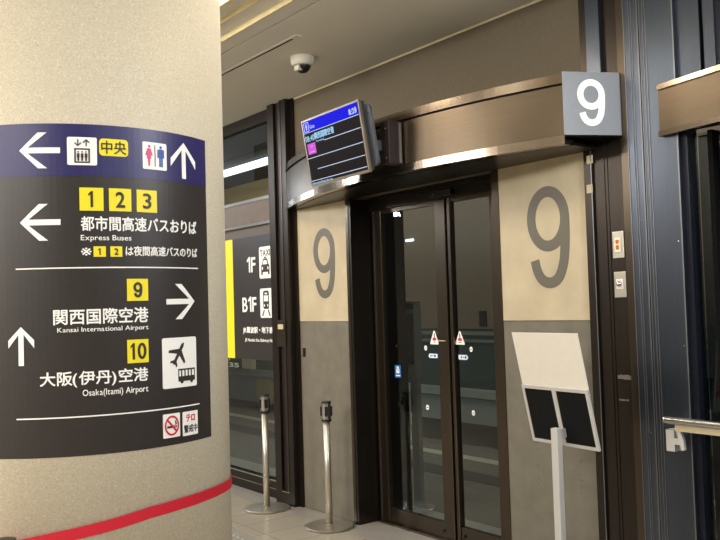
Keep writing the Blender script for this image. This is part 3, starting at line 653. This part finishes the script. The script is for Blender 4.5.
# ------------------------------------------------------------------ dome camera
q = at_z(302.5, 57, HC); c = (q.x, q.y, HC)
dc = empty('dome_camera', c, 'white dome security camera on the ceiling', 'security camera')
build('mount_ring', lathe(B(), [(0, 0), (.082, 0), (.084, -.006), (.078, -.045), (.068, -.06), (.055, -.064), (.054, -.05), (0, -.05)], c, 48), 'cam_white', dc, smooth=True)
build('dome', lathe(B(), [(.054, -.058)]+[(.054*math.cos(a*PI/2/10), -.058-.054*math.sin(a*PI/2/10)) for a in range(1, 11)], c, 40), 'black', dc, smooth=True)
b = B(); 
k = box(B(), c[0]-.022, c[0]+.028, c[1]-.056, c[1]-.02, HC-.10, HC-.065, .004)
build('shroud', k, 'cam_white', dc)

# ------------------------------------------------------------------ departure monitor on its bracket
ps, ph = math.radians(-2.65), math.radians(9.2)
ex = Vector((math.cos(ps), math.sin(ps), 0)); nn = Vector((-math.sin(ps), math.cos(ps), 0)); sv = nn*math.sin(ph)-Z*math.cos(ph)
TL = Vector((-4.508, 2.95, 2.808)); MW, MH = .665, .431
MP = plane(TL+sv*MH, ex, -sv)    # u right, v up
mo = empty('departure_monitor', tuple(TL+sv*MH+ex*MW/2), 'tilted departure monitor with a blue header hanging before the left of the canopy', 'monitor')
def slab(u0, u1, v0, v1, d0, d1): return lay(poly2(rect(u0, u1, v0, v1)), MP, d0, d1)
build('housing', slab(0, MW, 0, MH, -.018, 0), 'monitor', mo); build('back_shell', slab(.012, MW-.004, .012, MH-.01, -.04, -.018), 'monitor_back', mo)
sc_ = build('screen', slab(.014, MW-.014, .016, MH-.012, 0, .001), 'screen', mo)
def mrect(name, u0, u1, v0, v1, m, d=.002): shape(name, MP, [rect(u0*MW, u1*MW, v0*MH, v1*MH)], m, sc_, .001, d)
mrect('blue_header', .022, .978, .80, .972, 's_blue')
for v, u in ((.795, .02), (.615, .36), (.415, .02), (.235, .17), (.075, .02)): mrect('screen_line', u, .975, v, v+.010, 's_white')
mrect('pink_box', .05, .195, .475, .635, 's_pink'); 
shape('gate_box', MP, [[(a*MW, b*MH) for a, b in q] for q in (rect(.04, .13, .815, .825), rect(.04, .13, .945, .955), rect(.04, .048, .825, .945), rect(.122, .13, .825, .945))], 's_white', sc_, .002, .0028)
def mtext(b, u0, u1, v0, v1, m, bold=0): text('lettering', b, MP, (u0*MW, u1*MW, v0*MH, v1*MH), m, sc_, .002, .0028, bold)
digit('lettering', '9', MP, (.068*MW, .102*MW, .84*MH, .93*MH), 's_white', sc_, .002, .0028, .007); mtext('Gate', .145, .235, .845, .90, 's_white', .0); mtext('8:29', .83, .955, .83, .915, 's_white', .03)
mtext('08:40', .035, .20, .665, .755, 's_cyan', .02); mtext('関西国際空港', .205, .55, .67, .77, 's_cyan', .03); mtext('Terminal', .215, .36, .625, .655, 's_cyan')
mtext('Information/Osaka limo bus', .035, .40, .028, .058, 's_cyan')
mtext('T1', .10, .145, .575, .60, 's_white'); mtext('Terminal', .075, .17, .50, .52, 's_white')
# bracket arm behind the right of the monitor
arm = build('arm', lay(poly2(rrect(MW-.05, MW+.045, .03, MH-.035, r=.03)), MP, -.056, -.041), 'bracket', mo, 'grey bracket arm')
build('screw', lay(poly2(circ(MW+.024, MH-.085, .006, 12)), MP, -.041, -.038), 'steel_bright', mo)
a = at_y(381, 121, 3.10); b_ = at_y(391, 166, 3.10)
mt = build('mount_box', box(B(), a.x, b_.x, 3.09, 3.185, 2.435, 2.69, .002), 'mount', mo)
build('edge_strip', box(B(), b_.x+.0005, b_.x+.004, 3.165, 3.185, 2.44, 2.69), 'steel_bright', mt)
for z in (2.645, 2.47): stud('bolt', b_.x-.03, 3.09, z, .006, 'steel_bright', mt)
build('tie_bar', box(B(), -3.93, a.x+.01, 3.05, 3.10, 2.52, 2.58), 'bracket', mo)

# ------------------------------------------------------------------ tilted notice stand
ps, ph = math.radians(-4.4), math.radians(12.9)
ex = Vector((math.cos(ps), math.sin(ps), 0)); nn = Vector((-math.sin(ps), math.cos(ps), 0)); sv = nn*math.sin(ph)-Z*math.cos(ph)
TLb = Vector((-2.873, 3.10, 1.439)); BW, BH = .43, .561
NP = plane(TLb+sv*BH, ex, -sv)
FH = .293
post = at_y(556.5, 428, 3.135)
ns = empty('notice_stand', (post.x, 3.135, 0), 'white tilted notice board on a slim grey post before the right 9 panel', 'notice stand')
build('white_board', lay(poly2(rect(0, BW, FH-.03, BH)), NP, -.008, -.002), 'sheet', ns, 'white upper board')
build('frame', lay(poly2(rect(0, BW, 0, .016), rect(0, BW, FH-.016, FH), rect(0, .016, .016, FH-.016), rect(BW-.016, BW, .016, FH-.016), rect(BW/2-.013, BW/2+.013, .016, FH-.016)), NP, -.006, .006), 'white_frame', ns)
build('black_panel', lay(poly2(rect(.016, BW/2-.013, .016, FH-.016)), NP, -.004, .003), 'matte_black', ns, 'black panel'); build('black_panel', lay(poly2(rect(BW/2+.013, BW-.016, .016, FH-.016)), NP, -.004, .003), 'matte_black', ns, 'black panel')
build('post', box(B(), post.x-.020, post.x+.020, 3.115, 3.150, .02, post.z, .003), 'white_frame', ns)
build('base', box(B(), post.x-.2, post.x+.2, 3.0, 3.30, .0, .02, .004), 'white_frame', ns)
build('clamp', box(B(), post.x-.010, post.x+.014, 3.13, 3.19, post.z-.05, post.z-.005), 'white_frame', ns)

# ------------------------------------------------------------------ outside the glass
struct('ground_outside' if False else 'floor_outside', box(B(), -22, 3, 4.3, 14, -.2, -.002), 'asphalt')
for n, (x0, x1, y0, y1, m, lab) in enumerate(((-22, 3, 6.70, 6.88, 'stripe', 'pale painted line on the paving outside the doors'),)):
    tag(build('road_marking', box(B(), x0, x1, y0-.75, y1-.78, -.001, .001), m, at0=(-7, y0-.75, 0)), lab, 'road marking')
dp = tag(build('shade_band', box(B(), -22, 3, 5.25, 5.55, -.001, .001), 'shade_paving', at0=(-6, 5.4, 0)), 'dark band painted for reflections and shade on the paving outside the glass doors', 'paving')  # darker strip painted for reflections and shadows on the ground
struct('wall_outside', box(B(), -24, 3, 13.8, 14, 0, 7), 'night')
co = empty('parked_coach', (-7, 6.5, 0), 'long grey green coach parked outside beyond the glass', 'coach')
X0c, X1c = -15.5, -2.5
build('body', box(B(), X0c, X1c, 6.52, 8.9, .25, 3.2, .04), 'teal', co); build('roof_side', box(B(), -7.72, X1c-.05, 6.49, 6.53, 1.30, 3.1), 'coach_grey', co, 'plain grey upper side')
build('window', box(B(), X0c+.1, -7.75, 6.50, 6.53, 1.35, 2.9), 'navy_glass', co)
build('moulding', box(B(), X0c, X1c, 6.46, 6.53, .54, .64, .01), 'ledge', co); build('reflection_bands', box(box(B(), -9.6, X1c, 6.505, 6.53, 1.23, 1.28), -9.6, X1c, 6.505, 6.53, 1.15, 1.18), 'coach_pale', co)  # the two pale bands are a reflection, modelled as strips on the side
build('skirt', box(B(), -9.6, X1c, 6.49, 6.53, .26, .53), 'coach_pale', co); build('skirt', box(B(), X0c, -9.62, 6.49, 6.53, .14, .53), 'coach_pale', co)
build('emblem', prism(B(), circ(-11.12, .34, .27, 32), 6.48, 6.495, 'y'), 'tan', co, 'round tan emblem')
for x in (-13.6, -5.0):
    b = B(); lathe(b, [(0, 0), (.48, 0), (.5, .03), (.5, .27), (.48, .3), (0, .3)], (0, 0, 0), 40); bmesh.ops.rotate(b, verts=b.verts, cent=(0, 0, 0), matrix=Matrix.Rotation(-PI/2, 3, 'X')); bmesh.ops.translate(b, verts=b.verts, vec=(x, 6.62, .5)); build('wheel', b, 'rubber', co)
build('lamp_reflection', box(B(), -7.66, -7.52, 6.47, 6.49, 2.345, 2.375, .008), 'tube', co, 'white glowing patch standing in for a ceiling light reflection')  # glowing patch put in for a ceiling light's reflection in the door glass
build('hatch', box(B(), -6.47, -6.36, 6.48, 6.49, 1.33, 1.50, .005), 'black', co)
ki = empty('information_post', (-5.05, 4.3, 0), 'slim dark information post standing outside the left glass door', 'information post')
build('post', box(B(), -5.06, -4.98, 4.28, 4.32, 0, 1.0), 'coach_pale', ki); build('cabinet', box(B(), -5.10, -4.97, 4.26, 4.34, 1.0, 1.62, .006), 'coach_pale', ki); build('display', box(B(), -5.09, -4.985, 4.25, 4.26, 1.12, 1.52), 'navy_glass', ki); build('heading_strip', box(B(), -5.095, -4.975, 4.248, 4.26, 1.555, 1.60), 'matte_black', ki)
# timetable display low in the window
td = build('display', box(B(), -12.9, -11.75, 6.42, 6.50, .65, .83, .004), 'sign_black', co, 'dark lit display reading 5:35')
TD = wallplane(6.42)
text('digits', '5:35', TD, (-12.42, -11.80, .66, .735), 'led', td, bold=.02); text('digits', '14300', TD, (-12.7, -12.1, .755, .81), 'led', td, bold=.02)
bm = box(B(), -11.72, -11.40, 6.43, 6.50, .65, .83); build('pale_panel', bm, 'tape', co)
# outdoor canopy light and beam above the coach
tb = empty('canopy_lamp', (-11, 6, 3.6), 'long white fluorescent tube outside the upper window', 'lamp')
build('tube', tube(B(), [(-16, 6, 3.69), (-9.2, 6, 3.67)], .055, 12), 'tube', tb, smooth=False); build('reflector', box(B(), -16, -9.2, 5.98, 6.12, 3.76, 3.80), 'night', tb)
tag(build('canopy_beam', box(B(), -16, -8.6, 6.6, 6.9, 3.25, 3.62, .01), 'ochre', at0=(-12, 6.75, 3.25)), 'ochre horizontal canopy beam outside the upper window', 'beam')

# ------------------------------------------------------------------ lights
def area(name, loc, target, size, power, color, sy=None):
    l = bpy.data.lights.new(name, 'AREA'); l.energy = power; l.color = color; l.shape = 'RECTANGLE'; l.size = size; l.size_y = sy or size
    o = bpy.data.objects.new(name, l); COL.objects.link(o); o.location = loc
    d = Vector(target)-Vector(loc); o.rotation_euler = d.to_track_quat('-Z', 'Y').to_euler(); return o
WARM = (1, .84, .62); NEU = (1, .96, .90); COOL = (.86, .93, 1)
area('hall_light', (-1.0, -3.2, 3.5), (-1.6, -1.6, 0), 3.0, 340, NEU, .8)
area('hall_light', (-6.4, -2.6, 3.5), (-6.0, -1.4, 0), 3.0, 340, NEU, .8)
area('hall_light', (-9.0, .8, 3.5), (-8.0, 2.6, 1), .5, 200, COOL, 2.0)
area('hall_light', (-3.6, -5.2, 2.9), (-3.3, 1.0, .9), 2.4, 190, (1, .95, .86), .8)  # unseen light added at the back to lift the lower column
area('glare_fill', (-3.55, 1.98, 3.5), (-3.45, 2.0, 0), .45, 22, (.86, .93, 1), .3)  # unseen light added for a cool glare on the pilaster top
area('side_fill', (-.4, 2.7, 3.1), (-3.3, 1.2, .8), .7, 95, (.95, .98, 1), .7)  # unseen light added to brighten the column's right side
area('side_fill', (-9.3, 3.0, 2.9), (-5.5, 3.4, 2.5), .6, 16, COOL, .6)  # unseen light added for a sheen on the canopy's left end
area('cove_lamp', (-5.0, 2.0, 3.52), (-5.0, 2.6, 3.2), 5.0, 10, WARM, .12)
area('downlight', (-4.6, 1.6, 3.5), (-4.4, 3.6, 1.7), .4, 34, WARM)
area('downlight', (-2.4, 2.0, 3.5), (-2.95, 3.6, 1.6), .35, 13, WARM)
area('cool_fill', (.8, 1.2, 3.3), (-2.4, 3.6, 2.4), 1.2, 30, COOL, .8)  # unseen cool light added and aimed at the steel pilaster
area('warm_column_light', (-4.6, -2.6, 3.3), (-3.4, 1.0, 1.0), .8, 50, WARM)
area('outside_fill', (-7, 5.2, 3.9), (-7, 6.6, .5), 10, 125, (1, .94, .86), .4)  # unseen fill light added to brighten the view outside
w = bpy.data.worlds.new('world'); SC.world = w; w.use_nodes = True
w.node_tree.nodes['Background'].inputs[0].default_value = (.05, .052, .058, 1); w.node_tree.nodes['Background'].inputs[1].default_value = 1
SC.view_settings.view_transform = 'Standard'; SC.view_settings.look = 'None'; SC.view_settings.gamma = 1; SC.view_settings.exposure = -.5
SC.view_settings.use_curve_mapping = False
SC.cycles.use_denoising = True
SC.cycles.max_bounces = 8; SC.cycles.caustics_reflective = False; SC.cycles.caustics_refractive = False
bpy.context.view_layer.update()
